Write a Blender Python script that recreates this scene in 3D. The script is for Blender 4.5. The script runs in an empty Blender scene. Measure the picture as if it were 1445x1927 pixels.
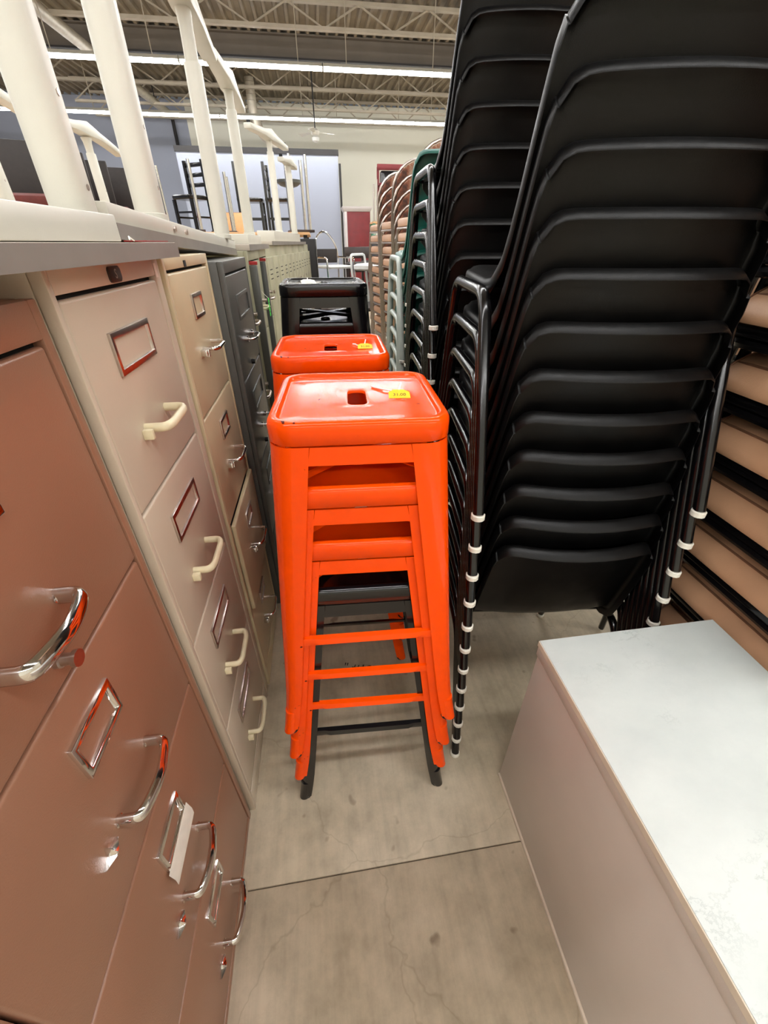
import bpy, bmesh, math, random
from mathutils import Vector, Matrix
random.seed(7)
PI = math.pi
scene = bpy.context.scene
col = scene.collection

# ---------------------------------------------------------------- camera
F_PX, PITCH, YAW, CAM_H = 767.6, 0.5831, 0.1432, 1.3425
cam_d = bpy.data.cameras.new('camera')
cam_d.sensor_fit = 'VERTICAL'
cam_d.sensor_height = 24.0
cam_d.lens = 24.0 * F_PX / 1927.0
cam_d.clip_start = 0.02
cam_d.clip_end = 200
cam = bpy.data.objects.new('camera', cam_d)
col.objects.link(cam)
cam.location = (0, 0, CAM_H)
cam.rotation_euler = (PI / 2 - PITCH, 0, -YAW)
scene.camera = cam

# ---------------------------------------------------------------- world, light level
w = bpy.data.worlds.new('world')
scene.world = w
w.use_nodes = True
w.node_tree.nodes['Background'].inputs[0].default_value = (0.9, 0.95, 1, 1)
w.node_tree.nodes['Background'].inputs[1].default_value = 0.05
TUBE_STRENGTH = 26.0
scene.view_settings.view_transform = 'Standard'
scene.view_settings.look = 'None'
scene.view_settings.gamma = 1.0
scene.view_settings.exposure = 1.05
scene.view_settings.use_curve_mapping = False

# ---------------------------------------------------------------- materials
def lin(c):
    o = []
    for x in c[:3]:
        x = x / 255.0
        o.append(x / 12.92 if x <= 0.04045 else ((x + 0.055) / 1.055) ** 2.4)
    return (o[0], o[1], o[2], 1.0)

def mat(name, rgb, rough=0.5, metal=0.0, var=0.0, scale=8.0, bump=0.0, bscale=60.0, coat=0.0, spec=0.5, rgb2=None, rvar=0.0):
    m = bpy.data.materials.new(name)
    m.use_nodes = True
    nt = m.node_tree
    b = nt.nodes['Principled BSDF']
    b.inputs['Base Color'].default_value = lin(rgb)
    b.inputs['Roughness'].default_value = rough
    b.inputs['Metallic'].default_value = metal
    b.inputs['Coat Weight'].default_value = coat
    b.inputs['Coat Roughness'].default_value = 0.08
    b.inputs['Specular IOR Level'].default_value = spec
    tc = nt.nodes.new('ShaderNodeTexCoord')
    if var > 0 or rgb2:
        n = nt.nodes.new('ShaderNodeTexNoise')
        n.inputs['Scale'].default_value = scale
        n.inputs['Detail'].default_value = 5
        nt.links.new(tc.outputs['Object'], n.inputs['Vector'])
        r = nt.nodes.new('ShaderNodeValToRGB')
        a = lin(rgb)
        c2 = lin(rgb2) if rgb2 else tuple(min(1, x * (1 + var)) for x in a[:3]) + (1,)
        c1 = a if rgb2 else tuple(x * (1 - var) for x in a[:3]) + (1,)
        r.color_ramp.elements[0].position = 0.35
        r.color_ramp.elements[1].position = 0.65
        r.color_ramp.elements[0].color = c1
        r.color_ramp.elements[1].color = c2
        nt.links.new(n.outputs['Fac'], r.inputs['Fac'])
        nt.links.new(r.outputs['Color'], b.inputs['Base Color'])
    if rvar > 0:
        n2 = nt.nodes.new('ShaderNodeTexNoise')
        n2.inputs['Scale'].default_value = scale * 1.7
        nt.links.new(tc.outputs['Object'], n2.inputs['Vector'])
        mr = nt.nodes.new('ShaderNodeMapRange')
        mr.inputs[1].default_value = 0.3
        mr.inputs[2].default_value = 0.7
        mr.inputs[3].default_value = max(0.02, rough - rvar)
        mr.inputs[4].default_value = rough + rvar
        nt.links.new(n2.outputs['Fac'], mr.inputs[0])
        nt.links.new(mr.outputs[0], b.inputs['Roughness'])
    if bump > 0:
        n3 = nt.nodes.new('ShaderNodeTexNoise')
        n3.inputs['Scale'].default_value = bscale
        n3.inputs['Detail'].default_value = 3
        nt.links.new(tc.outputs['Object'], n3.inputs['Vector'])
        bp = nt.nodes.new('ShaderNodeBump')
        bp.inputs['Strength'].default_value = bump
        bp.inputs['Distance'].default_value = 0.002
        nt.links.new(n3.outputs['Fac'], bp.inputs['Height'])
        nt.links.new(bp.outputs['Normal'], b.inputs['Normal'])
    return m

def emit_mat(name, rgb, s):
    m = bpy.data.materials.new(name)
    m.use_nodes = True
    nt = m.node_tree
    b = nt.nodes['Principled BSDF']
    b.inputs['Base Color'].default_value = lin(rgb)
    b.inputs['Emission Color'].default_value = lin(rgb)
    b.inputs['Emission Strength'].default_value = s
    return m

M = {}
M['orange'] = mat('orange paint', (250, 78, 4), 0.13, 0, 0.02, 30, 0.02, 380, spec=0.22)
M['black_paint'] = mat('black paint', (13, 12, 14), 0.2, 0, 0.1, 30, 0.04, 200, coat=0.2)
M['black_plastic'] = mat('black plastic', (9, 8, 8), 0.40, 0, 0.15, 12, 0.18, 700, spec=0.28, rvar=0.05)
M['black_tube'] = mat('black tube', (10, 9, 10), 0.2, 0, 0.1, 40, coat=0.1)
M['green_plastic'] = mat('green plastic', (18, 88, 76), 0.42, 0, 0.1, 12, 0.15, 700)
M['grey_tube'] = mat('grey tube', (176, 184, 178), 0.35, 0, 0.06, 30)
M['white_cap'] = mat('white nylon', (232, 228, 215), 0.4, 0, 0.06, 60)
M['rubber'] = mat('black rubber', (15, 14, 14), 0.7, 0, 0.1, 60)
M['brown_metal'] = mat('brown enamel', (150, 107, 84), 0.33, 0, 0.035, 5, 0.12, 600, spec=0.6)
M['beige_metal'] = mat('beige enamel', (196, 181, 161), 0.38, 0, 0.04, 5, 0.08, 500)
M['tan_metal'] = mat('tan enamel', (203, 187, 152), 0.38, 0, 0.05, 5, 0.08, 500)
M['olive_metal'] = mat('olive enamel', (168, 165, 138), 0.42, 0, 0.12, 9, 0.1, 300)
M['charcoal_metal'] = mat('charcoal enamel', (76, 77, 74), 0.34, 0, 0.06, 8, 0.08, 400)
M['chrome'] = mat('chrome', (225, 222, 220), 0.1, 1.0, 0.03, 40)
M['steel'] = mat('brushed steel', (190, 178, 170), 0.28, 1.0, 0.06, 60)
M['cream_plastic'] = mat('cream plastic', (228, 216, 182), 0.4, 0, 0.04, 40)
M['joint'] = mat('joint filler', (96, 86, 70), 0.8, 0, 0.1, 20)
M['dark_gap'] = mat('dark gap', (24, 20, 18), 0.8, 0, 0.1, 20)
M['white_steel'] = mat('white powder coat', (203, 200, 188), 0.38, 0, 0.025, 10, 0.08, 500)
M['grey_lam'] = mat('grey laminate edge', (130, 123, 116), 0.55, 0, 0.05, 14)
M['pale_lam'] = mat('pale laminate', (196, 185, 172), 0.5, 0, 0.05, 9)
M['taupe'] = mat('taupe laminate', (203, 192, 181), 0.36, 0, 0.035, 4, 0.08, 500)
M['edge_trim'] = mat('cream edge band', (214, 200, 180), 0.45, 0, 0.05, 20)
M['vinyl'] = mat('brown vinyl', (184, 140, 107), 0.42, 0, 0.05, 14, 0.2, 500)
M['vinyl_dark'] = mat('brown piping', (112, 76, 54), 0.5, 0, 0.06, 14)
M['paper'] = mat('white paper', (232, 226, 214), 0.7, 0, 0.04, 60)
M['yellow_tag'] = mat('yellow card', (246, 200, 8), 0.6, 0, 0.04, 60)
M['green_tag'] = mat('green card', (60, 225, 70), 0.6, 0, 0.04, 60)
M['red_tag'] = mat('red card', (170, 40, 40), 0.6, 0, 0.06, 60)
M['string'] = mat('white string', (250, 246, 238), 0.8, 0, 0.05, 90)
M['ink'] = mat('dark ink', (40, 32, 20), 0.7, 0, 0.1, 60)
M['wall'] = mat('wall paint', (222, 220, 206), 0.8, 0, 0.02, 0.6)
M['wall_blue'] = mat('pale blue wall paint', (148, 153, 167), 0.8, 0, 0.02, 0.6)
M['dark_trim'] = mat('dark trim', (26, 22, 22), 0.6, 0, 0.1, 3)
M['beam'] = mat('beam paint', (98, 89, 79), 0.7, 0, 0.08, 2)
M['deck'] = mat('roof deck', (134, 122, 104), 0.7, 0, 0.2, 1.6)
M['joist'] = mat('joist paint', (172, 162, 145), 0.6, 0, 0.08, 3)
M['tube'] = emit_mat('fluorescent tube', (253, 253, 252), TUBE_STRENGTH)
M['red_wood'] = mat('dark red stain', (110, 24, 28), 0.5, 0, 0.12, 6)
M['silver_side'] = mat('pale grey side', (190, 184, 182), 0.5, 0, 0.05, 4)
M['dark_wood'] = mat('dark brown wood', (46, 32, 26), 0.4, 0, 0.15, 14)
M['dark_fabric'] = mat('dark brown upholstery', (34, 26, 23), 0.6, 0, 0.12, 25, 0.2, 300)
M['red_fabric'] = mat('dark red upholstery', (96, 40, 36), 0.7, 0, 0.12, 25, 0.2, 300)
M['grey_fabric'] = mat('charcoal upholstery', (62, 64, 68), 0.8, 0, 0.1, 40, 0.2, 400)
M['white_plastic'] = mat('white plastic', (222, 224, 222), 0.4, 0, 0.03, 20)
M['ply'] = mat('peach plywood', (226, 178, 128), 0.6, 0, 0.08, 10)
M['green_rack'] = mat('green rack paint', (86, 140, 118), 0.5, 0, 0.08, 12)
M['duct'] = mat('duct metal', (196, 188, 172), 0.4, 0.4, 0.08, 10)

# concrete floor: stains, scuffs, fine cracks, pale spots
m = bpy.data.materials.new('concrete'); m.use_nodes = True; M['concrete'] = m
nt = m.node_tree; b = nt.nodes['Principled BSDF']
tc = nt.nodes.new('ShaderNodeTexCoord')
def noise(scale, detail=6, rough=0.55, sx=1, sy=1):
    mp = nt.nodes.new('ShaderNodeMapping'); mp.inputs['Scale'].default_value = (sx, sy, 1)
    nt.links.new(tc.outputs['Object'], mp.inputs['Vector'])
    n = nt.nodes.new('ShaderNodeTexNoise'); n.inputs['Scale'].default_value = scale
    n.inputs['Detail'].default_value = detail; n.inputs['Roughness'].default_value = rough
    nt.links.new(mp.outputs['Vector'], n.inputs['Vector']); return n
def ramp(src, p0, c0, p1, c1):
    r = nt.nodes.new('ShaderNodeValToRGB')
    r.color_ramp.elements[0].position = p0; r.color_ramp.elements[1].position = p1
    r.color_ramp.elements[0].color = c0; r.color_ramp.elements[1].color = c1
    nt.links.new(src, r.inputs['Fac']); return r
def mix(kind, fac, a, bb):
    x = nt.nodes.new('ShaderNodeMix'); x.data_type = 'RGBA'; x.blend_type = kind
    x.inputs['Factor'].default_value = fac
    nt.links.new(a, x.inputs['A']); nt.links.new(bb, x.inputs['B']); return x
r1 = ramp(noise(2.2).outputs['Fac'], 0.32, lin((184, 168, 141)), 0.7, lin((210, 194, 170)))
r2 = ramp(noise(9, 8, 0.7).outputs['Fac'], 0.35, (0.74, 0.74, 0.74, 1), 0.62, (1, 1, 1, 1))
r3 = ramp(noise(40, 4, 0.6, 1, 0.08).outputs['Fac'], 0.3, (0.86, 0.86, 0.86, 1), 0.6, (1, 1, 1, 1))
vo = nt.nodes.new('ShaderNodeTexVoronoi'); vo.feature = 'DISTANCE_TO_EDGE'; vo.inputs['Scale'].default_value = 1.1
wn = noise(3, 5); mm = nt.nodes.new('ShaderNodeVectorMath'); mm.operation = 'SCALE'; mm.inputs['Scale'].default_value = 0.35
nt.links.new(wn.outputs['Color'], mm.inputs[0])
ad = nt.nodes.new('ShaderNodeVectorMath'); ad.operation = 'ADD'
nt.links.new(tc.outputs['Object'], ad.inputs[0]); nt.links.new(mm.outputs[0], ad.inputs[1]); nt.links.new(ad.outputs[0], vo.inputs['Vector'])
r4 = ramp(vo.outputs['Distance'], 0.0, (0.80, 0.79, 0.76, 1), 0.004, (1, 1, 1, 1))
r5 = ramp(noise(16, 2, 0.4).outputs['Fac'], 0.24, (0.45, 0.4, 0.36, 1), 0.29, (1, 1, 1, 1))
x1 = mix('MULTIPLY', 1, r1.outputs[0], r2.outputs[0]); x2 = mix('MULTIPLY', 1, x1.outputs['Result'], r3.outputs[0])
x3 = mix('MULTIPLY', 0.8, x2.outputs['Result'], r4.outputs[0]); x4 = mix('MULTIPLY', 0.8, x3.outputs['Result'], r5.outputs[0])
nt.links.new(x4.outputs['Result'], b.inputs['Base Color'])
b.inputs['Roughness'].default_value = 0.5
bp = nt.nodes.new('ShaderNodeBump'); bp.inputs['Strength'].default_value = 0.12; bp.inputs['Distance'].default_value = 0.003
nt.links.new(r2.outputs[0], bp.inputs['Height']); nt.links.new(bp.outputs['Normal'], b.inputs['Normal'])

# white marble laminate
m = bpy.data.materials.new('marble laminate'); m.use_nodes = True; M['marble'] = m
nt = m.node_tree; b = nt.nodes['Principled BSDF']; tc = nt.nodes.new('ShaderNodeTexCoord')
r1 = ramp(noise(5, 7, 0.6, 1, 1.6).outputs['Fac'], 0.3, lin((208, 214, 211)), 0.65, lin((222, 227, 223)))
nv = noise(7, 8, 0.7, 1, 1.4)
sub = nt.nodes.new('ShaderNodeMath'); sub.operation = 'SUBTRACT'; sub.inputs[1].default_value = 0.5; nt.links.new(nv.outputs['Fac'], sub.inputs[0])
ab = nt.nodes.new('ShaderNodeMath'); ab.operation = 'ABSOLUTE'; nt.links.new(sub.outputs[0], ab.inputs[0])
r2 = ramp(ab.outputs[0], 0.0, (0.70, 0.73, 0.72, 1), 0.016, (1, 1, 1, 1))
gate = ramp(noise(3.1, 3).outputs['Fac'], 0.5, (0, 0, 0, 1), 0.62, (1, 1, 1, 1))
x1 = mix('MULTIPLY', 1, r1.outputs[0], r2.outputs[0]); nt.links.new(gate.outputs[0], x1.inputs['Factor'])
nt.links.new(x1.outputs['Result'], b.inputs['Base Color']); b.inputs['Roughness'].default_value = 0.32

# floral upholstery
m = bpy.data.materials.new('floral upholstery'); m.use_nodes = True; M['floral'] = m
nt = m.node_tree; b = nt.nodes['Principled BSDF']; tc = nt.nodes.new('ShaderNodeTexCoord')
nv = noise(11, 4, 0.6); r1 = ramp(nv.outputs['Fac'], 0.38, lin((58, 34, 24)), 0.62, lin((150, 128, 108)))
e = r1.color_ramp.elements.new(0.5); e.color = lin((116, 66, 44))
nt.links.new(r1.outputs[0], b.inputs['Base Color']); b.inputs['Roughness'].default_value = 0.85

# orange paint: add chipped spots
m = M['orange']; nt = m.node_tree; b = nt.nodes['Principled BSDF']; tc = [n for n in nt.nodes if n.type == 'TEX_COORD'][0]
src = b.inputs['Base Color'].links[0].from_socket
rc = ramp(noise(55, 2, 0.5, 1, 1).outputs['Fac'], 0.275, (0.10, 0.05, 0.05, 1), 0.285, (1, 1, 1, 1))
gt = ramp(noise(7, 2).outputs['Fac'], 0.50, (0, 0, 0, 1), 0.54, (1, 1, 1, 1))
x1 = mix('MULTIPLY', 1, src, rc.outputs[0]); nt.links.new(gt.outputs[0], x1.inputs['Factor'])
nt.links.new(x1.outputs['Result'], b.inputs['Base Color'])

# ---------------------------------------------------------------- mesh helpers
class MB:
    def __init__(s): s.v = []; s.f = []
    def add(s, vs, fs):
        o = len(s.v); s.v += [tuple(p) for p in vs]; s.f += [tuple(i + o for i in f) for f in fs]; return s
    def box(s, x0, x1, y0, y1, z0, z1):
        return s.add([(x0, y0, z0), (x1, y0, z0), (x1, y1, z0), (x0, y1, z0), (x0, y0, z1), (x1, y0, z1), (x1, y1, z1), (x0, y1, z1)],
                     [(0, 3, 2, 1), (4, 5, 6, 7), (0, 1, 5, 4), (1, 2, 6, 5), (2, 3, 7, 6), (3, 0, 4, 7)])
    def loft(s, rings, cap0=True, cap1=True, closed=True):
        n = len(rings[0]); vs = [p for r in rings for p in r]; fs = []
        for i in range(len(rings) - 1):
            for j in range(n if closed else n - 1):
                k = (j + 1) % n
                fs.append((i * n + j, i * n + k, (i + 1) * n + k, (i + 1) * n + j))
        if cap0: fs.append(tuple(range(n - 1, -1, -1)))
        if cap1: fs.append(tuple((len(rings) - 1) * n + j for j in range(n)))
        return s.add(vs, fs)
    def tube(s, pts, r, n=8, sz=1.0):
        pts = [Vector(p) for p in pts]; rings = []
        t = (pts[1] - pts[0]).normalized()
        up = Vector((0, 0, 1)) if abs(t.z) < 0.9 else Vector((0, 1, 0))
        nrm = (up - t * up.dot(t)).normalized()
        for i, p in enumerate(pts):
            if 0 < i < len(pts) - 1: t2 = ((pts[i + 1] - p).normalized() + (p - pts[i - 1]).normalized())
            elif i == 0: t2 = pts[1] - p
            else: t2 = p - pts[i - 1]
            t2.normalize()
            nrm = (nrm - t2 * nrm.dot(t2)).normalized(); bi = t2.cross(nrm)
            rr = r[i] if isinstance(r, (list, tuple)) else r
            rings.append([p + nrm * math.cos(2 * PI * k / n) * rr * sz + bi * math.sin(2 * PI * k / n) * rr for k in range(n)])
        return s.loft(rings)
    def cyl(s, p0, p1, r, n=10): return s.tube([p0, p1], r, n)
    def build(s, name, mt, parent=None, bevel=0, seg=2, sharp=38):
        me = bpy.data.meshes.new(name)
        me.from_pydata(s.v, [], s.f)
        bm = bmesh.new(); bm.from_mesh(me)
        bmesh.ops.recalc_face_normals(bm, faces=bm.faces)
        if bevel > 0:
            es = [e for e in bm.edges if len(e.link_faces) == 2 and e.calc_face_angle(0) > 0.6]
            bmesh.ops.bevel(bm, geom=es, offset=bevel, segments=seg, profile=0.5, affect='EDGES', clamp_overlap=True)
        bm.to_mesh(me); bm.free()
        for p in me.polygons: p.use_smooth = True
        me.set_sharp_from_angle(angle=math.radians(sharp))
        me.materials.append(M[mt] if isinstance(mt, str) else mt)
        o = bpy.data.objects.new(name, me); col.objects.link(o)
        if parent is not None: o.parent = parent
        return o

def fillet(pts, r, seg=4):
    pts = [Vector(p) for p in pts]; out = [pts[0]]
    for i in range(1, len(pts) - 1):
        a, p, c = pts[i - 1], pts[i], pts[i + 1]
        d0 = (a - p); d1 = (c - p); rr = min(r, d0.length * 0.49, d1.length * 0.49)
        s0 = p + d0.normalized() * rr; s1 = p + d1.normalized() * rr
        for k in range(seg + 1):
            t = k / seg
            out.append(s0 * (1 - t) ** 2 + p * 2 * t * (1 - t) + s1 * t * t)
    out.append(pts[-1]); return out

def rrect(hx, hy, r, n=5, z=0.0, cx=0, cy=0):
    out = []
    for q, (sx, sy) in enumerate(((1, 1), (-1, 1), (-1, -1), (1, -1))):
        for k in range(n + 1):
            a = PI / 2 * (q + k / n)
            out.append(Vector((cx + sx * (hx - r) + r * math.cos(a), cy + sy * (hy - r) + r * math.sin(a), z)))
    return out

def props(o, label, cat, group=None):
    o['label'] = label; o['category'] = cat
    if group: o['group'] = group
    return o
def thing(name, label, cat, loc=(0, 0, 0), rz=0.0, group=None):
    o = bpy.data.objects.new(name, None); col.objects.link(o)
    o.empty_display_size = 0.1
    o.location = loc; o.rotation_euler = (0, 0, rz)
    return props(o, label, cat, group)
def struct(o): o['kind'] = 'structure'; return o
def bx(name, mt, parent, x0, x1, y0, y1, z0, z1, bevel=0.0, seg=2):
    return MB().box(x0, x1, y0, y1, z0, z1).build(name, mt, parent, bevel, seg)
def dup(root, loc=None, rz=None, label=None, group=None):
    r = root.copy(); col.objects.link(r)
    if loc is not None: r.location = loc
    if rz is not None: r.rotation_euler = (0, 0, rz)
    if label: r['label'] = label
    if group: r['group'] = group
    for ch in root.children:
        c = ch.copy(); col.objects.link(c); c.parent = r
        for g in ch.children:
            d = g.copy(); col.objects.link(d); d.parent = c
    return r
def text(name, body, size, mt, parent, loc, rot, depth=0.0003):
    cu = bpy.data.curves.new(name, 'FONT'); cu.body = body; cu.size = size; cu.extrude = depth
    cu.align_x = 'CENTER'; cu.align_y = 'CENTER'; cu.resolution_u = 3
    t = bpy.data.objects.new(name, cu); col.objects.link(t)
    dg = bpy.context.evaluated_depsgraph_get()
    me = bpy.data.meshes.new_from_object(t.evaluated_get(dg))
    col.objects.unlink(t); bpy.data.objects.remove(t)
    me.materials.clear(); me.materials.append(M[mt])
    o = bpy.data.objects.new(name, me); col.objects.link(o)
    o.parent = parent; o.location = loc; o.rotation_euler = rot
    return o
ORD = ['bottom', 'second', 'third', 'fourth', 'fifth', 'sixth', 'seventh', 'eighth', 'ninth', 'tenth', 'eleventh', 'twelfth', 'thirteenth', 'fourteenth', 'fifteenth']
def nth(k, n):
    if k == 0: return 'bottom'
    if k == n - 1: return 'topmost'
    return ORD[k] + ' from bottom'

# ---------------------------------------------------------------- room shell
XL, XR, YB, YF, ZC = -11.0, 9.0, -7.0, 18.0, 5.0
floor = struct(bx('floor', 'joint', None, XL, XR, YB, YF, -0.05, -0.006))
xs = [XL, -5.2, 5.0, XR]
ys = [YB, -3.6, 0.372, 4.4, 8.4, 12.4, 16.3, YF]
g = 0.0012
for i in range(3):
    for j in range(len(ys) - 1):
        sk = 0.017 if xs[i] == -5.2 else 0
        x0, x1, y0, y1 = xs[i] + g, xs[i + 1] - g, ys[j] + g, ys[j + 1] - g
        MB().box(x0, x1, y0, y1, -0.03, 0).build('slab', 'concrete', floor, 0.0025, 2)
text('floor_marking', '" #19', 0.05, 'ink', floor, (0.04, 0.965, 0.0003), (0, 0, -0.25), 0.0001)
struct(bx('wall_back', 'wall', None, -3.6, XR, YF, YF + 0.15, 0, ZC))
struct(bx('wall_back_left', 'wall_blue', None, XL, -3.6, YF, YF + 0.15, 0, ZC))
struct(bx('wall_left', 'wall_blue', None, XL - 0.15, XL, YB, YF, 0, ZC))
struct(bx('wall_right', 'wall', None, XR, XR + 0.15, YB, YF, 0, ZC))
struct(bx('wall_front', 'wall', None, XL, XR, YB - 0.15, YB, 0, ZC))
# corrugated steel roof deck, ribs running front to back
mb = MB(); ring0 = []; ring1 = []
x = XL; pit = 0.20
while x < XR:
    for dx, dz in ((0, 0), (0.05, 0), (0.075, 0.06), (0.175, 0.06), (0.2, 0)):
        ring0.append((min(x + dx, XR), YB, ZC + dz)); ring1.append((min(x + dx, XR), YF, ZC + dz))
    x += pit
mb.loft([ring0, ring1], False, False, closed=False)
struct(mb.build('ceiling', 'deck', None, sharp=10))
struct(bx('roof_slab', 'deck', None, XL, XR, YB, YF, ZC + 0.08, ZC + 0.12))

# girders along x, and joists
gird_y = [12.9, 5.4, -2.0]
for i, gy in enumerate(gird_y):
    lab = ['deep grey steel girder crossing the ceiling above the far light row', 'grey steel ceiling girder over the middle of the aisle', 'grey steel ceiling girder behind the camera'][i]
    t = thing('ceiling_girder', lab, 'girder', (0, gy, 4.62), 0, 'ceiling girders')
    bx('web', 'beam', t, XL, XR, -0.02, 0.02, 0.03, 0.36)
    bx('bottom_flange', 'dark_trim', t, XL, XR, -0.13, 0.13, 0.0, 0.03)
    bx('top_flange', 'beam', t, XL, XR, -0.13, 0.13, 0.36, 0.379)
def joist(y, lab, z0=4.45, z1=4.98, x0=-6.0, x1=7.0):
    t = thing('roof_joist', lab, 'joist', (0, y, z0), 0, 'open web roof joists')
    h = z1 - z0
    bx('bottom_chord', 'joist', t, x0, x1, -0.05, 0.05, 0, 0.05)
    bx('top_chord', 'joist', t, x0, x1, -0.05, 0.05, h - 0.05, h)
    n = int((x1 - x0) / 0.65)
    a = MB().tube([(0, 0, 0.03), (0.65, 0, h - 0.03)], 0.016, 6).build('web_rod', 'joist', t); a.location.x = x0
    c = MB().tube([(0, 0, h - 0.03), (0.65, 0, 0.03)], 0.016, 6).build('web_rod', 'joist', t); c.location.x = x0 + 0.65
    for k in range(2, n):
        d = (a if k % 2 == 0 else c).copy(); col.objects.link(d); d.parent = t; d.location.x = x0 + 0.65 * k
joist(11.2, 'pale open web roof joist nearest the top edge of the picture', 4.6)
joist(14.6, 'pale open web roof joist just behind the nearer row of strip lights', 4.55)
joist(16.2, 'pale open web roof joist between the two rows of strip lights', 4.5)
joist(17.4, 'pale open web roof joist closest to the far white wall', 4.45)
# beam along y, pipe along y
t = thing('cross_beam', 'pale beam running towards the far wall above the upturned table feet', 'beam', (-1.75, 16.0, 4.55))
bx('web', 'joist', t, -0.03, 0.03, -3.0, 1.95, 0, 0.42); bx('flange', 'joist', t, -0.12, 0.12, -3.0, 1.95, -0.03, 0)
t = thing('ceiling_pipe', 'long pale pipe running under the ceiling at upper left', 'pipe', (-4.15, 13.5, 4.6))
MB().tube([(-0.14, -4, 0), (0, 0, 0), (0.15, 4.4, 0)], 0.10, 12).build('pipe_run', 'duct', t)
MB().tube([(0.15, 4.4, 0.05), (0.15, 4.4, -0.35), (0.15, 4.4, -1.0)], 0.05, 8).build('drop_pipe', 'dark_trim', t)
for k in range(3): bx('pipe_hanger', 'dark_trim', t, -0.11 + k * 0.1, -0.09 + k * 0.1, -3 + k * 3, -2.98 + k * 3, 0.09, 0.39)
t = thing('vent_duct', 'curved flexible duct hanging from the ceiling above the tall partition', 'duct', (-1.2, 15.6, 4.5))
MB().tube(fillet([(-0.15, 0, 0.48), (-0.15, 0, -0.2), (0.0, 0, -0.65), (0.55, 0, -0.95)], 0.35, 6), 0.12, 14).build('duct_hose', 'duct', t)
for k in range(4): MB().cyl((-0.15, 0, 0.4 - 0.12 * k), (-0.15, 0, 0.38 - 0.12 * k), 0.13, 14).build('duct_ring', 'joist', t)

# fluorescent strip lights: rows along x
rows = [(-4.2, 'behind the camera'), (-0.5, 'directly overhead'), (3.2, 'over the black chair stacks'), (6.9, 'in the middle of the shop'), (10.6, 'in the nearer lit row under the girder'), (14.3, 'in the farther lit row above the far wall')]
LZ = 4.0
proto = None
for y, desc in rows:
    n = 7
    for k in range(n):
        x = -8.2 + k * 2.46
        z = LZ + (0.0 if y < 10 else -0.04)
        lab = 'white fluorescent strip light ' + desc + ', ' + ['leftmost', 'second from left', 'third from left', 'middle one', 'third from right', 'second from right', 'rightmost'][k]
        if proto is None:
            proto = thing('strip_light', lab, 'strip light', (x, y, z), 0, 'fluorescent strip lights')
            MB().loft([[(xx, -0.03, 0.075), (xx, 0.03, 0.075), (xx, 0.075, 0.02), (xx, -0.075, 0.02)] for xx in (-1.22, 1.22)]).build('housing', 'white_steel', proto)
            MB().loft([[Vector((xx, math.cos(a) * 0.065, 0.02 - math.sin(a) * 0.045)) for a in [PI * q / 8 for q in range(9)]] for xx in (-1.215, 1.215)]).build('diffuser', 'tube', proto)
            for s in (-1, 1): MB().cyl((s * 0.8, 0, 0.07), (s * 0.8, 0, 1.04), 0.008, 6).build('hanger_rod', 'joist', proto)
            for s in (-1, 1): bx('end_cap', 'white_steel', proto, s * 1.2165 - 0.002, s * 1.2165 + 0.002, -0.07, 0.07, -0.02, 0.07)
        else:
            dup(proto, (x, y, z), 0, lab)

# tall partition, fan
part = struct(bx('wall_partition', 'wall_blue', None, -3.45, 0.86, 15, 15.2, 0, 3.38))
bx('top_cap', 'dark_trim', part, -3.47, 0.88, 14.97, 15.23, 3.38, 3.50)
MB().cyl((0.90, 14.96, 0), (0.90, 14.96, 3.2), 0.03, 8).build('edge_pipe', 'dark_trim', part)
t = thing('ceiling_fan', 'small white ceiling fan hanging beside the tall partition', 'fan', (0.25, 13.4, 3.55))
MB().cyl((0, 0, 0.1), (0, 0, 1.44), 0.015, 8).build('down_rod', 'dark_trim', t)
MB().loft([[Vector((r * math.cos(a), r * math.sin(a), z)) for a in [2 * PI * q / 14 for q in range(14)]] for r, z in ((0.03, -0.05), (0.09, -0.02), (0.1, 0.05), (0.04, 0.1))]).build('motor', 'white_steel', t)
for k in range(3):
    b_ = MB().loft([[(0.09, -0.03, 0.02), (0.09, 0.03, 0.03), (0.09, 0.03, 0.036), (0.09, -0.03, 0.026)], [(0.5, -0.07, 0.0), (0.5, 0.07, 0.03), (0.5, 0.07, 0.036), (0.5, -0.07, 0.006)]]).build('blade', 'white_steel', t)
    b_.rotation_euler = (0, 0, 0.3 + k * 2 * PI / 3)
MB().loft([[Vector((r * math.cos(a), r * math.sin(a), z)) for a in [2 * PI * q / 12 for q in range(12)]] for r, z in ((0.03, -0.16), (0.08, -0.13), (0.09, -0.07), (0.05, -0.04))]).build('glass_shade', 'white_plastic', t)

# ---------------------------------------------------------------- filing cabinets
def ring_frame(name, mt, parent, y0, y1, z0, z1, wd, x0, x1):
    mb = MB()
    o = [(y0, z0), (y1, z0), (y1, z1), (y0, z1)]
    i = [(y0 + wd, z0 + wd), (y1 - wd, z0 + wd), (y1 - wd, z1 - wd), (y0 + wd, z1 - wd)]
    rings = [[(x0, a, c) for a, c in o], [(x1, a, c) for a, c in o], [(x1 + 0.0008, a + (0.25 * wd if a == y0 + wd else -0.25 * wd) * -1, c) for a, c in i], [(x0, a, c) for a, c in i]]
    mb.loft(rings, False, False)
    return mb.build(name, mt, parent, 0.0012, 2)

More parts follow.
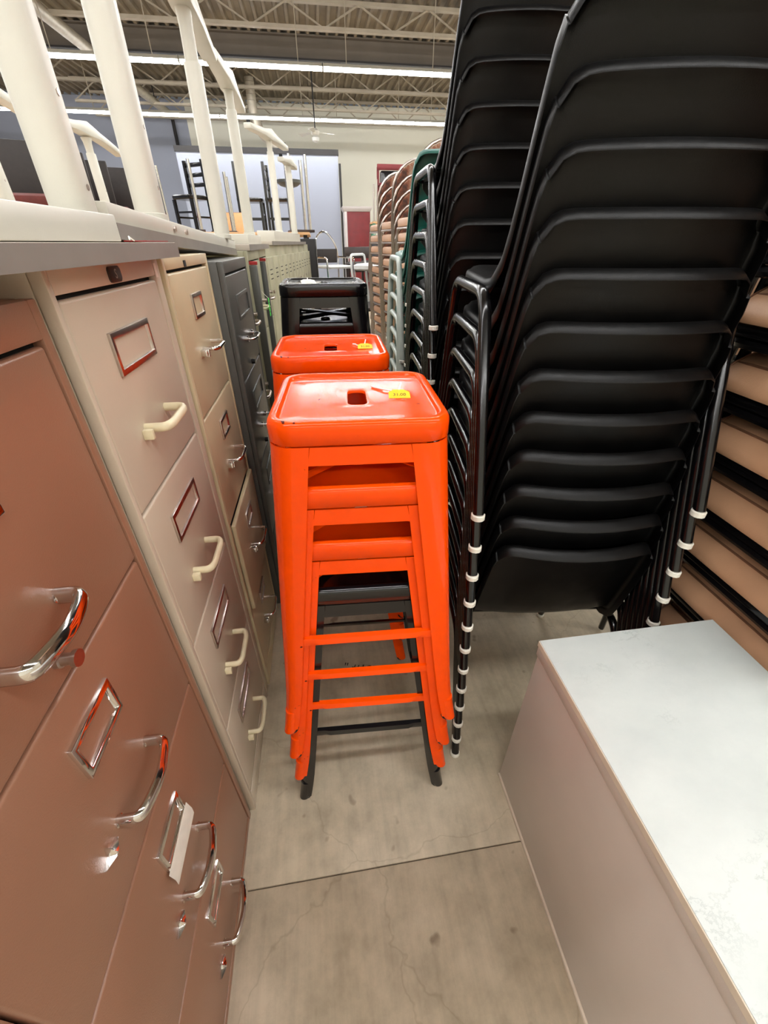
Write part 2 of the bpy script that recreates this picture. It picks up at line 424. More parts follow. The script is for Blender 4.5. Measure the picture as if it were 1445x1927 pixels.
def cabinet(name, label, xf, y0, y1, ztop, body_m, seams, dy0, dy1, depth=0.66, rail=True, drawer_x=None, dr_m=None):
    """origin at the floor under the middle of the front; local +x faces the aisle"""
    ym = (y0 + y1) / 2
    t = thing(name, label, 'filing cabinet', (xf, ym, 0), 0, 'filing cabinets along the aisle')
    a0, a1 = y0 - ym, y1 - ym
    d0, d1 = dy0 - ym, dy1 - ym
    bx('body', body_m, t, -depth, -0.016, a0, a1, 0.0, ztop, 0.003)
    bx('stile', body_m, t, -0.016, 0, a0, d0 - 0.003, 0.0, ztop, 0.002)
    bx('stile', body_m, t, -0.016, 0, d1 + 0.003, a1, 0.0, ztop, 0.002)
    bx('top_rail', body_m, t, -0.016, 0, d0 - 0.003, d1 + 0.003, seams[0] + 0.005, ztop, 0.002)
    bx('base_rail', body_m, t, -0.016, -0.001, d0 - 0.003, d1 + 0.003, 0.0, seams[-1] - 0.003, 0.002)
    bx('gap_shade', 'dark_gap', t, -0.0165, -0.013, d0 - 0.003, d1 + 0.003, seams[-1] - 0.003, seams[0] + 0.005)  # near-black sheet standing in for the shade between drawer fronts
    drs = []
    for k in range(len(seams) - 1):
        ox = (drawer_x or {}).get(k, 0.0)
        o = MB().box(-0.014 + (ox if ox else 0), -0.001 + ox, d0, d1, seams[k + 1] + 0.004, seams[k] - 0.001).build('drawer', dr_m or body_m, t, 0.004, 3)
        if ox:
            MB().box(-0.3, -0.014 + ox, d0 + 0.012, d0 + 0.015, seams[k + 1] + 0.02, seams[k] - 0.03).build('drawer_side', body_m, o)
            MB().box(-0.3, -0.014 + ox, d1 - 0.015, d1 - 0.012, seams[k + 1] + 0.02, seams[k] - 0.03).build('drawer_side', body_m, o)
        drs.append((o, ox))
    return t, ym, drs

def arch_handle(mt, parent, y0, y1, z, x0, out, r, flat=1.0, bow=0.0, seg=6):
    pts = fillet([(x0 - 0.002, y0, z), (x0 + out * 0.82, y0, z), (x0 + out, y0 + (y1 - y0) * 0.16, z), (x0 + out + bow, (y0 + y1) / 2, z), (x0 + out, y1 - (y1 - y0) * 0.16, z), (x0 + out * 0.82, y1, z), (x0 - 0.002, y1, z)], 0.02, seg)
    return MB().tube(pts, r, 10, flat).build('handle', mt, parent)
def star_latch(parent, y, z, x0):
    c = []
    for k in range(16):
        a = 2 * PI * k / 16
        rr = [0.0165, 0.0080, 0.0056, 0.0080][k % 4]
        if k % 8 == 4: rr *= 1.1
        c.append((y + 1.05 * rr * math.cos(a), z + rr * math.sin(a)))
    mb = MB().loft([[(x0, a, b_) for a, b_ in c], [(x0 + 0.004, a, b_) for a, b_ in c], [(x0 + 0.010, y + (a - y) * 0.22, z + (b_ - z) * 0.22) for a, b_ in c]])
    return mb.build('thumb_latch', 'chrome', parent)

# brown four drawer cabinet, nearest
sb = [1.249, 0.943, 0.637, 0.326, 0.022]
t, ym, drs = cabinet('filing_cabinet', 'brown enamel filing cabinet with chrome handles, nearest on the left', -0.301, 0.079, 0.541, 1.293, 'brown_metal', sb, 0.097, 0.523)
for k, (d, ox) in enumerate(drs):
    zb = sb[k]
    hz = zb - 0.212
    if k == 0:
        hz = zb - 0.222
    arch_handle('chrome', d, 0.262 - ym, 0.362 - ym, hz, 0, 0.030, 0.0062, 1.7, 0.006)
    for yy in (0.262, 0.362): MB().loft([[Vector((0.0, yy - ym + r * math.cos(a), hz + 0.8 * r * math.sin(a))) + Vector((x_, 0, 0)) for a in [2 * PI * q / 12 for q in range(12)]] for r, x_ in ((0.0085, -0.001), (0.0085, 0.0008), (0.0065, 0.0016))]).build('handle_base', 'chrome', d)
    if k > 0:
        ring_frame('label_holder', 'chrome', d, 0.266 - ym, 0.357 - ym, zb - 0.112, zb - 0.052, 0.010, -0.001, 0.004)
        star_latch(d, 0.229 - ym, hz - 0.004, -0.001)
    else:
        ring_frame('label_holder', 'chrome', d, 0.266 - ym, 0.357 - ym, zb - 0.112, zb - 0.052, 0.010, -0.001, 0.004)
        MB().loft([[Vector((x_, 0.318 - ym + r * math.cos(a), zb - 0.272 + r * math.sin(a))) for a in [2 * PI * q / 14 for q in range(14)]] for x_, r in ((-0.001, 0.009), (0.005, 0.009), (0.006, 0.007), (0.016, 0.0065), (0.017, 0.0095), (0.022, 0.0095))]).build('lock_knob', 'steel', d)
# beige cabinet
sg = [1.288, 0.993, 0.690, 0.387, 0.075]
t, ym, drs = cabinet('filing_cabinet', 'beige filing cabinet with cream plastic handles beside the brown one', -0.2886, 0.548, 0.934, 1.32, 'beige_metal', sg, 0.562, 0.903)
for k, (d, ox) in enumerate(drs):
    hz = 1.095 - 0.302 * k
    ring_frame('label_holder', 'steel', d, 0.646 - ym, 0.798 - ym, hz + 0.086, hz + 0.144, 0.009, -0.001, 0.0035)
    arch_handle('cream_plastic', d, 0.668 - ym, 0.770 - ym, hz, 0, 0.036, 0.0062, 1.25)
    bx('thumb_latch', 'cream_plastic', d, -0.001, 0.014, 0.650 - ym, 0.660 - ym, hz - 0.014, hz + 0.002, 0.0015)
bd = MB().loft([[Vector((0.0012 + x_, p.x, p.y)) for p in rrect(0.021 - s, 0.010 - s, 0.006 - s * 0.5)] for x_, s in ((0, 0), (0.002, 0.0), (0.003, 0.0015))]).build('maker_badge', 'dark_wood', t)
bd.location = (-0.001, 0.728 - ym, 1.305)
text('badge_letter', 'S', 0.017, 'steel', bd, (0.0044, 0, 0), (PI / 2, 0, PI / 2), 0.0002)
bx('sticker', 'paper', t, 0.0, 0.0006, 0.906 - ym, 0.918 - ym, 1.290, 1.312)
# second beige cabinet with a drawer ajar
st = [1.293, 0.995, 0.694, 0.366, 0.070]
t, ym, drs = cabinet('filing_cabinet', 'cream filing cabinet with chrome handles and its third drawer ajar', -0.284, 0.945, 1.329, 1.32, 'tan_metal', st, 0.962, 1.312, drawer_x={2: 0.012})
for k, (d, ox) in enumerate(drs):
    hz = st[k] - 0.165
    ring_frame('label_holder', 'steel', d, 1.087 - ym, 1.178 - ym, hz + 0.066, hz + 0.118, 0.008, ox - 0.001, ox + 0.0035)
    arch_handle('chrome', d, 1.095 - ym, 1.19 - ym, hz, ox, 0.034, 0.0045, 1.1)
    bx('thumb_latch', 'chrome', d, ox - 0.001, ox + 0.016, 1.078 - ym, 1.086 - ym, hz - 0.016, hz + 0.002, 0.001)
    bx('thumb_latch', 'chrome', d, ox - 0.001, ox + 0.014, 1.066 - ym, 1.074 - ym, hz - 0.012, hz + 0.002, 0.001)
bx('maker_badge', 'dark_trim', t, 0.0, 0.002, 1.09 - ym, 1.105 - ym, 1.299, 1.311)
# charcoal cabinet
sc = [1.266, 0.968, 0.668, 0.368, 0.06]
t, ym, drs = cabinet('filing_cabinet', 'charcoal grey filing cabinet standing proud of the cream ones', -0.25, 1.347, 1.795, 1.30, 'charcoal_metal', sc, 1.362, 1.780)
for k, (d, ox) in enumerate(drs):
    hz = sc[k] - 0.19
    ring_frame('label_holder', 'charcoal_metal', d, 1.47 - ym, 1.70 - ym, hz + 0.06, hz + 0.132, 0.010, -0.001, 0.003)
    arch_handle('chrome', d, 1.50 - ym, 1.62 - ym, hz, 0, 0.036, 0.004, 1.0)
    for yy in (1.50, 1.62): MB().cyl((-0.001, yy - ym, hz), (0.012, yy - ym, hz), 0.010, 10).build('handle_base', 'chrome', d)
    MB().cyl((-0.001, 1.56 - ym, hz - 0.085), (0.012, 1.56 - ym, hz - 0.085), 0.009, 10).build('lock_knob', 'black_paint', d)
# narrow tan cabinet, dark one with security bar, further tan and olive ones
def plain_cab(label, xf, y0, y1, ztop, mt, hm, n=4, bar=False):
    top = ztop - 0.04; hgt = (top - 0.06) / n
    s = [top - hgt * k for k in range(n + 1)]
    t, ym, drs = cabinet('filing_cabinet', label, xf, y0, y1, ztop, mt, s, y0 + 0.014, y1 - 0.014)
    for k, (d, ox) in enumerate(drs):
        hz = s[k] - 0.19
        ring_frame('label_holder', hm, d, -0.05, 0.05, hz + 0.07, hz + 0.125, 0.008, -0.001, 0.003)
        arch_handle(hm, d, -0.05, 0.05, hz, 0, 0.035, 0.0055, 1.1)
        MB().cyl((-0.001, 0.1, hz + 0.02), (0.02, 0.1, hz + 0.02), 0.008, 8).build('lock_knob', 'steel', d)
    if bar:
        bx('security_bar', 'charcoal_metal', t, 0.0, 0.03, -(y1 - y0) / 2 + 0.0, -(y1 - y0) / 2 + 0.03, 0.03, ztop - 0.05, 0.003)
        bx('bar_hinge', 'red_tag', t, 0.0, 0.033, -(y1 - y0) / 2 + 0.008, -(y1 - y0) / 2 + 0.026, ztop - 0.049, ztop - 0.036, 0.002)
    return t
plain_cab('narrow tan filing cabinet hidden behind the charcoal one', -0.285, 1.80, 2.02, 1.295, 'tan_metal', 'steel')
cg = plain_cab('olive tan filing cabinet with dark security bar and green tag', -0.272, 2.03, 2.44, 1.315, 'olive_metal', 'cream_plastic', bar=True)
plain_cab('olive tan filing cabinet between the green tag and the lockers', -0.278, 2.45, 2.85, 1.315, 'olive_metal', 'steel', bar=True)
gt_ = thing('price_tag', 'bright green price tag hanging on the olive filing cabinet', 'tag', (-0.2285, 2.19, 1.128))
bx('card', 'green_tag', gt_, -0.0005, 0.0005, -0.02, 0.02, -0.075, 0.0)
MB().tube([(0, 0, 0), (-0.02, 0, 0.02), (-0.025, 0, 0.03)], 0.001, 5).build('string', 'string', gt_)
for q in range(3): bx('ink_line', 'ink', gt_, 0.0004, 0.0008, -0.012, 0.012, -0.02 - q * 0.02, -0.016 - q * 0.02)
# olive lockers turning slightly into the aisle
A0, A1 = Vector((-0.29, 2.95, 0)), Vector((-0.055, 5.4, 0))
ang = math.atan2(A1.y - A0.y, A1.x - A0.x) - PI / 2
nl = 6
for k in range(nl):
    wdt = (A1 - A0).length / nl
    p = A0.lerp(A1, (k + 0.5) / nl)
    lt = thing('locker', 'olive steel locker, ' + ['nearest', 'second', 'third', 'fourth', 'fifth', 'farthest'][k] + ' of the row beyond the filing cabinets', 'locker', p, ang, 'olive lockers')
    hw = wdt / 2 - 0.003
    bx('body', 'olive_metal', lt, -0.45, -0.012, -hw, hw, 0, 1.33, 0.002)
    for s in (-1, 1):
        d = bx('door', 'olive_metal', lt, -0.012, 0.004, min(0, s * hw) + 0.004, max(0, s * hw) - 0.004, 0.08, 1.27, 0.003)
        for z in (0.25, 0.275, 0.3, 1.15, 1.175, 1.2): bx('vent', 'dark_gap', d, 0.0035, 0.0048, s * hw / 2 - 0.04, s * hw / 2 + 0.04, z, z + 0.005)
        bx('latch', 'steel', d, 0.004, 0.026, s * 0.03 - 0.008, s * 0.03 + 0.008, 0.72, 0.80, 0.002)
        bx('number_plate', 'steel', d, 0.004, 0.006, s * hw / 2 - 0.025, s * hw / 2 + 0.025, 1.07, 1.09, 0.001)
pb = thing('end_panel', 'tall black panel closing the far end of the lockers', 'panel', (-0.02, 5.46, 0), ang)
bx('board', 'dark_trim', pb, -0.5, 0.04, -0.02, 0.02, 0, 1.38, 0.004); bx('edge_strip', 'black_paint', pb, 0.04, 0.05, -0.025, 0.025, 0, 1.38, 0.002)

# ---------------------------------------------------------------- upturned height adjustable tables on the cabinets
def column(t, x, y, z0, zt, zj, r, foot=0.42, rot=0.0, up=0.0, wide=0.035):
    """outer tube from the table, inner tube, and curved foot bar along local y"""
    lg = MB().loft([[Vector((x + p.x, y + p.y, z)) for p in rrect(r * s_, r * s_, r * 0.8 * s_, 5)] for z, s_ in ((z0, 1.15), (z0 + 0.012, 1.15), (z0 + 0.014, 1.0), (zt, 0.97), (zt + 0.004, 0.9))]).build('leg', 'white_steel', t)
    MB().loft([[Vector((x + p.x, y + p.y, z)) for p in rrect(r * s_, r * s_, r * 0.8 * s_, 5)] for z, s_ in ((zt, 0.76), (zj - 0.06, 0.74), (zj - 0.02, 0.85), (zj, 1.1))]).build('inner_tube', 'white_steel', lg)
    for zz in (z0 + 0.06, z0 + 0.16): MB().cyl((x + r * 0.9, y, zz), (x + r * 1.04, y, zz), 0.004, 6).build('screw', 'steel', lg)
    rings = []
    for k in range(13):
        u = -1 + 2 * k / 12
        hw = wide * (1 - 0.25 * abs(u)); hh = 0.022 * (1 - 0.3 * abs(u)) + 0.012 * (1 - min(1, abs(u) * 3))
        zc = zj + 0.012 + up * (1 - u * u) - 0.02 * abs(u)
        yy, xx = u * foot, 0
        cx, cy = x - math.sin(rot) * yy, y + math.cos(rot) * yy
        ex, ey = math.cos(rot), math.sin(rot)
        rings.append([(cx - ex * hw, cy - ey * hw, zc - hh), (cx + ex * hw, cy + ey * hw, zc - hh), (cx + ex * hw, cy + ey * hw, zc + hh), (cx - ex * hw, cy - ey * hw, zc + hh)])
    ft = MB().loft(rings).build('foot_bar', 'white_steel', t, 0.006, 2)
    for u in (-0.92, 0.92):
        yy = u * foot; cx, cy = x - math.sin(rot) * yy, y + math.cos(rot) * yy
        MB().cyl((cx, cy, zj + 0.01), (cx, cy, zj + 0.026), 0.014, 8).build('glide', 'rubber', ft)

# table on brown + beige cabinet (level)
t = thing('upturned_table', 'upturned white steel table with grey top over the brown cabinet', 'table', (0, 0, 1.3205), 0, 'upturned tables on the cabinets')
tp = bx('tabletop', 'pale_lam', t, -1.15, -0.2505, -0.12, 0.944, 0.001, 0.0225, 0.002)
bx('edge_band', 'grey_lam', tp, -0.2505, -0.249, -0.12, 0.945, 0.0005, 0.0222)
bx('beam', 'white_steel', t, -0.34, -0.28, -0.05, 0.772, 0.0235, 0.056, 0.002)
bx('beam', 'white_steel', t, -0.98, -0.92, -0.05, 0.772, 0.0235, 0.056, 0.002)
bx('cross_member', 'white_steel', t, -0.92, -0.34, 0.70, 0.77, 0.0235, 0.052, 0.002)
bx('leg_plate', 'white_steel', t, -0.40, -0.341, 0.773, 0.845, 0.0235, 0.03, 0.002)
column(t, -0.350, 0.816, 0.03, 0.60, 0.74, 0.0285, 0.36)
column(t, -1.0, 0.80, 0.03, 0.60, 0.74, 0.0285, 0.36)
tg = thing('price_tag', 'dark red price tag lying on the grey table edge', 'tag', (-0.27, 0.862, 1.3445))
bx('card', 'red_tag', tg, -0.02, 0.014, -0.055, 0.055, 0.0, 0.001)
MB().tube([(-0.005, -0.055, 0.001), (-0.006, -0.07, 0.006), (-0.004, -0.075, 0.002)], 0.0012, 5).build('string', 'string', tg)

# tilted table resting across cream and charcoal cabinets
t = thing('upturned_table', 'upturned white steel table with grey top sloping down onto the charcoal cabinet', 'table', (-0.31, 0.85, 1.3475), 0, 'upturned tables on the cabinets')
t.rotation_euler = (-0.0405, 0, 0)
tp = bx('tabletop', 'pale_lam', t, -0.85, 0.0, 0.0, 1.165, 0.0, 0.022, 0.002)
bx('edge_band', 'grey_lam', tp, 0.0, 0.0015, 0.0, 1.165, 0.0, 0.0222)
bx('beam', 'white_steel', t, -0.07, -0.006, 0.0, 1.20, 0.0225, 0.05, 0.002)
bx('beam', 'white_steel', t, -0.80, -0.74, 0.0, 1.20, 0.0225, 0.05, 0.002)
bx('leg_plate', 'white_steel', t, -0.11, -0.006, 1.08, 1.20, 0.05, 0.056, 0.002)
for yy in (0.42, 0.50, 1.12, 1.17): MB().cyl((-0.03, yy, 0.05), (-0.03, yy, 0.0545 if yy < 1 else 0.06), 0.007, 8).build('bolt', 'steel', t)
for yy in (0.35, 0.45): MB().cyl((-0.006, yy, 0.036), (-0.001, yy, 0.036), 0.006, 8).build('bolt', 'steel', t)
column(t, -0.047, 0.345, 0.05, 0.60, 0.74, 0.029, 0.36)
column(t, -0.02, 1.03, 0.05, 0.50, 0.64, 0.026, 0.37)

# third table, beyond
t = thing('upturned_table', 'upturned white table on the olive cabinets, its foot bar pointing down the aisle', 'table', (0, 0, 1.3155), 0, 'upturned tables on the cabinets')
tp = bx('tabletop', 'pale_lam', t, -1.2, -0.262, 2.06, 2.925, 0.0, 0.022, 0.002)
bx('edge_band', 'grey_lam', tp, -0.262, -0.2605, 2.06, 2.925, 0.0, 0.0222)
bx('beam', 'white_steel', t, -0.42, -0.30, 2.36, 2.92, 0.022, 0.062, 0.003); bx('beam', 'white_steel', t, -1.1, -1.0, 2.1, 2.9, 0.022, 0.062, 0.003)
column(t, -0.345, 2.80, 0.062, 0.56, 0.655, 0.026, 0.42); column(t, -1.15, 2.14, 0.062, 0.56, 0.655, 0.026, 0.30)
# fourth table, on the lockers, turned
t = thing('upturned_table', 'farthest upturned white table with two foot bars, on the lockers', 'table', (-0.27, 4.15, 1.3305), ang, 'upturned tables on the cabinets')
tp = bx('tabletop', 'pale_lam', t, -0.8, 0.10, -0.95, 0.95, 0.0, 0.022, 0.002); bx('edge_band', 'grey_lam', tp, 0.10, 0.102, -0.95, 0.95, 0.0, 0.0222)
bx('beam', 'white_steel', t, -0.06, 0.06, -0.6, 0.85, 0.022, 0.085, 0.003); bx('beam', 'white_steel', t, -0.7, -0.6, -0.6, 0.85, 0.022, 0.085, 0.003)
column(t, -0.02, 0.12, 0.085, 0.60, 0.69, 0.026, 0.42, -0.16); column(t, 0.045, 0.60, 0.085, 0.52, 0.60, 0.026, 0.25, -0.1)

# ---------------------------------------------------------------- metal bar stools
def stool_proto(label, paint, loc, rz, group):
    t = thing('bar_stool', label, 'bar stool', loc, rz, group)
    N = 6
    def S(z): # half size of leg frame at height z
        u = (0.725 - z) / 0.725
        return 0.1478 + 0.054 * u + 0.16 * max(0, u - 0.78) ** 2
    prof = [(0.1475, 0.722, 0.042), (0.1495, 0.724, 0.043), (0.1495, 0.748, 0.043), (0.1485, 0.7535, 0.043), (0.1460, 0.7575, 0.041), (0.1430, 0.7596, 0.0395), (0.1395, 0.7603, 0.037), (0.1360, 0.7602, 0.035), (0.1340, 0.7594, 0.034), (0.1325, 0.7575, 0.033), (0.1312, 0.7548, 0.032), (0.1295, 0.7530, 0.031), (0.1265, 0.7520, 0.030), (0.10, 0.7515, 0.026), (0.06, 0.7513, 0.022)]

    rings = [rrect(h, h, r, N, z) for h, z, r in prof]
    rings += [rrect(0.0225, 0.0475, 0.0155, N, 0.7513), rrect(0.0195, 0.0450, 0.0145, N, 0.7518), rrect(0.0175, 0.0430, 0.0135, N, 0.7510), rrect(0.0168, 0.0422, 0.013, N, 0.7485), rrect(0.0166, 0.0420, 0.013, N, 0.7465)]
    MB().loft(rings, False, False).build('seat', paint, t, sharp=50)
    leg = None
    for q in range(4):
        if leg is None:
            rr = []
            zs = [0.7198, 0.70, 0.684, 0.60, 0.5, 0.4, 0.32, 0.25, 0.18, 0.12, 0.08, 0.045, 0.02]
            for z in zs:
                s = S(z); u = (0.722 - z) / 0.70
                wd = 0.066 - 0.034 * u; r = 0.040 - 0.020 * u; th = 0.0022
                arc = [Vector((s - r + r * math.cos(a), s - r + r * math.sin(a), z)) for a in [PI / 2 * k / 6 for k in range(7)]]
                arc2 = [Vector((s - r + (r - th) * math.cos(a), s - r + (r - th) * math.sin(a), z)) for a in [PI / 2 * k / 6 for k in range(7)]]
                out = [Vector((s, s - wd, z))] + arc + [Vector((s - wd, s, z))]
                inn = [Vector((s - wd, s - th, z))] + arc2[::-1] + [Vector((s - th, s - wd, z))]
                rr.append(out + inn)
            leg = MB().loft(rr).build('leg', paint, t, sharp=40)
            # pressed foot end
            s = S(0.02)
            ft = MB().loft([rrect(h, h, h * 0.9, 5, z, S(z) - h + 0.0006, S(z) - h + 0.0006) for h, z in ((0.0150, 0.075), (0.0165, 0.07), (0.0165, 0.04), (0.0160, 0.015), (0.0140, 0.007))]).build('foot', paint, leg)
            rb = MB().loft([rrect(h, h, h * 0.9, 5, z, s - 0.016, s - 0.016) for h, z in ((0.0145, 0.008), (0.0150, 0.004), (0.0135, 0.0))]).build('rubber_pad', 'rubber', leg)
            st_ = []
            # pressed rib on the outer corner
            L = leg; kids = [ft, rb]
        else:
            L = leg.copy(); col.objects.link(L); L.parent = t
            for c in kids:
                d = c.copy(); col.objects.link(d); d.parent = L
        L.rotation_euler = (0, 0, PI / 2 * q)
    ap = None; rg = None; br = None
    for q in range(4):
        if ap is None:
            s0, s1 = S(0.722), S(0.688)
            ap = MB().loft([[(-(s - e_), -s + 0.0008, z), (s - e_, -s + 0.0008, z), (s - e_, -s + 0.0035, z), (-(s - e_), -s + 0.0035, z)] for s, z, e_ in ((s0, 0.7192, 0.0668), (s1, 0.688, 0.0636))]).build('apron', paint, t)
            s = S(0.295); hw = s - 0.046
            rg = MB().loft([[(x, -s + 0.002, 0.284), (x, -s + 0.002 - d, 0.292), (x, -s + 0.004 - d * 0.5, 0.302), (x, -s + 0.012, 0.304), (x, -s + 0.006, 0.29)] for x, d in ((-hw - 0.004, 0), (-hw + 0.018, 0.0005), (-hw + 0.034, 0.006), (hw - 0.034, 0.006), (hw - 0.018, 0.0005), (hw + 0.004, 0))]).build('rung', paint, t, sharp=25)
            a, r_ = ap, rg
        else:
            a = ap.copy(); col.objects.link(a); a.parent = t
            r_ = rg.copy(); col.objects.link(r_); r_.parent = t
        a.rotation_euler = (0, 0, PI / 2 * q); r_.rotation_euler = (0, 0, PI / 2 * q)
    for q in range(2):
        o = MB().box(-0.18, 0.18, -0.012, 0.012, 0.655 + 0.003 * q, 0.658 + 0.003 * q)
        o.box(-0.18, 0.18, -0.012, -0.0095, 0.645 + 0.003 * q, 0.656 + 0.003 * q)
        o = o.build('brace', paint, t); o.rotation_euler = (0, 0, PI / 4 + PI / 2 * q)
    return t
DZ = 0.1175
P1, R1 = (0.055, 0.748), -0.055
blk = stool_proto('black metal bar stool at the bottom of the front orange stack', 'black_paint', (P1[0], P1[1], 0), R1, 'stacked metal bar stools')
org = stool_proto('orange metal bar stool directly on the black one in the front stack', 'orange', (P1[0], P1[1], DZ), R1 - 0.005, 'stacked metal bar stools')
dup(org, (P1[0], P1[1], 2 * DZ), R1, 'orange metal bar stool second from the top of the front stack')
dup(org, (P1[0] + 0.002, P1[1], 3 * DZ), R1 + 0.004, 'topmost orange metal bar stool of the front stack, yellow tag on its seat')
P2, R2 = (0.024, 1.190), -0.035
for k in range(4):
    lab = ['lowest orange metal bar stool of the second stack', 'orange metal bar stool second from bottom in the second stack', 'orange metal bar stool second from top in the second stack', 'topmost orange metal bar stool of the second stack behind the front one'][k]
    dup(org, (P2[0], P2[1], k * DZ), R2, lab)
P3, R3 = (0.022, 1.70), 0.0
for k in range(5):
    dup(blk, (P3[0], P3[1], k * DZ), R3, ['lowest', 'second lowest', 'middle', 'second highest', 'topmost'][k] + ' black metal bar stool of the all-black stack behind the orange ones')

def price_tag(label, loc, rz, s, txt, card='yellow_tag', stringpts=None):
    t = thing('price_tag', label, 'tag', loc, rz)
    c = [(-0.02 * s, -0.012 * s), (0.02 * s, -0.012 * s), (0.019 * s, 0.006 * s), (0.008 * s, 0.013 * s), (-0.01 * s, 0.013 * s), (-0.02 * s, 0.006 * s)]
    cd = MB().loft([[(a, b_ + 0.012 * s, z) for a, b_ in c] for z in (0.0, 0.0008)]).build('card', card, t)
    cd.location = (0, -0.012 * s, 0.0008); cd.rotation_euler = (0.35, 0, 0)
    if txt: text('handwriting', txt, 0.011 * s, 'ink', cd, (0, 0.010, 0.0009), (0, 0, 0), 0.0001)
    MB().tube([(0, 0.009 * s, 0.008)] + stringpts, 0.0016, 5).build('string', 'string', t)
    MB().tube([(0, 0.009 * s, 0.008), (0.002, 0.02, 0.010), (0.006, 0.04, 0.014)], 0.0016, 5).build('string', 'string', t)
    return t
ZS = 0.7517
price_tag('yellow price tag with white string on the nearest orange stool seat', (0.135, 0.738, 3 * DZ + ZS), -0.1, 1.0, '31.00', stringpts=[(-0.01, 0.025, 0.003), (-0.03, 0.04, 0.003), (-0.045, 0.055, 0.002), (-0.05, 0.062, 0.002), (-0.045, 0.064, 0.002), (-0.03, 0.05, 0.002)])
price_tag('yellow price tag with white string on the second orange stool seat', (0.116, 1.165, 3 * DZ + ZS), 0.0, 1.0, '31.00', stringpts=[(-0.008, 0.02, 0.003), (-0.02, 0.03, 0.002), (-0.022, 0.045, 0.002), (-0.03, 0.048, 0.002)])
price_tag('white price tag on the seat of the black stool stack', (-0.03, 1.68, 4 * DZ + ZS), 0.2, 1.3, '', 'paper', [(0.02, 0.025, 0.003), (0.05, 0.02, 0.002), (0.04, 0.005, 0.002), (0.02, 0.0, 0.002)])

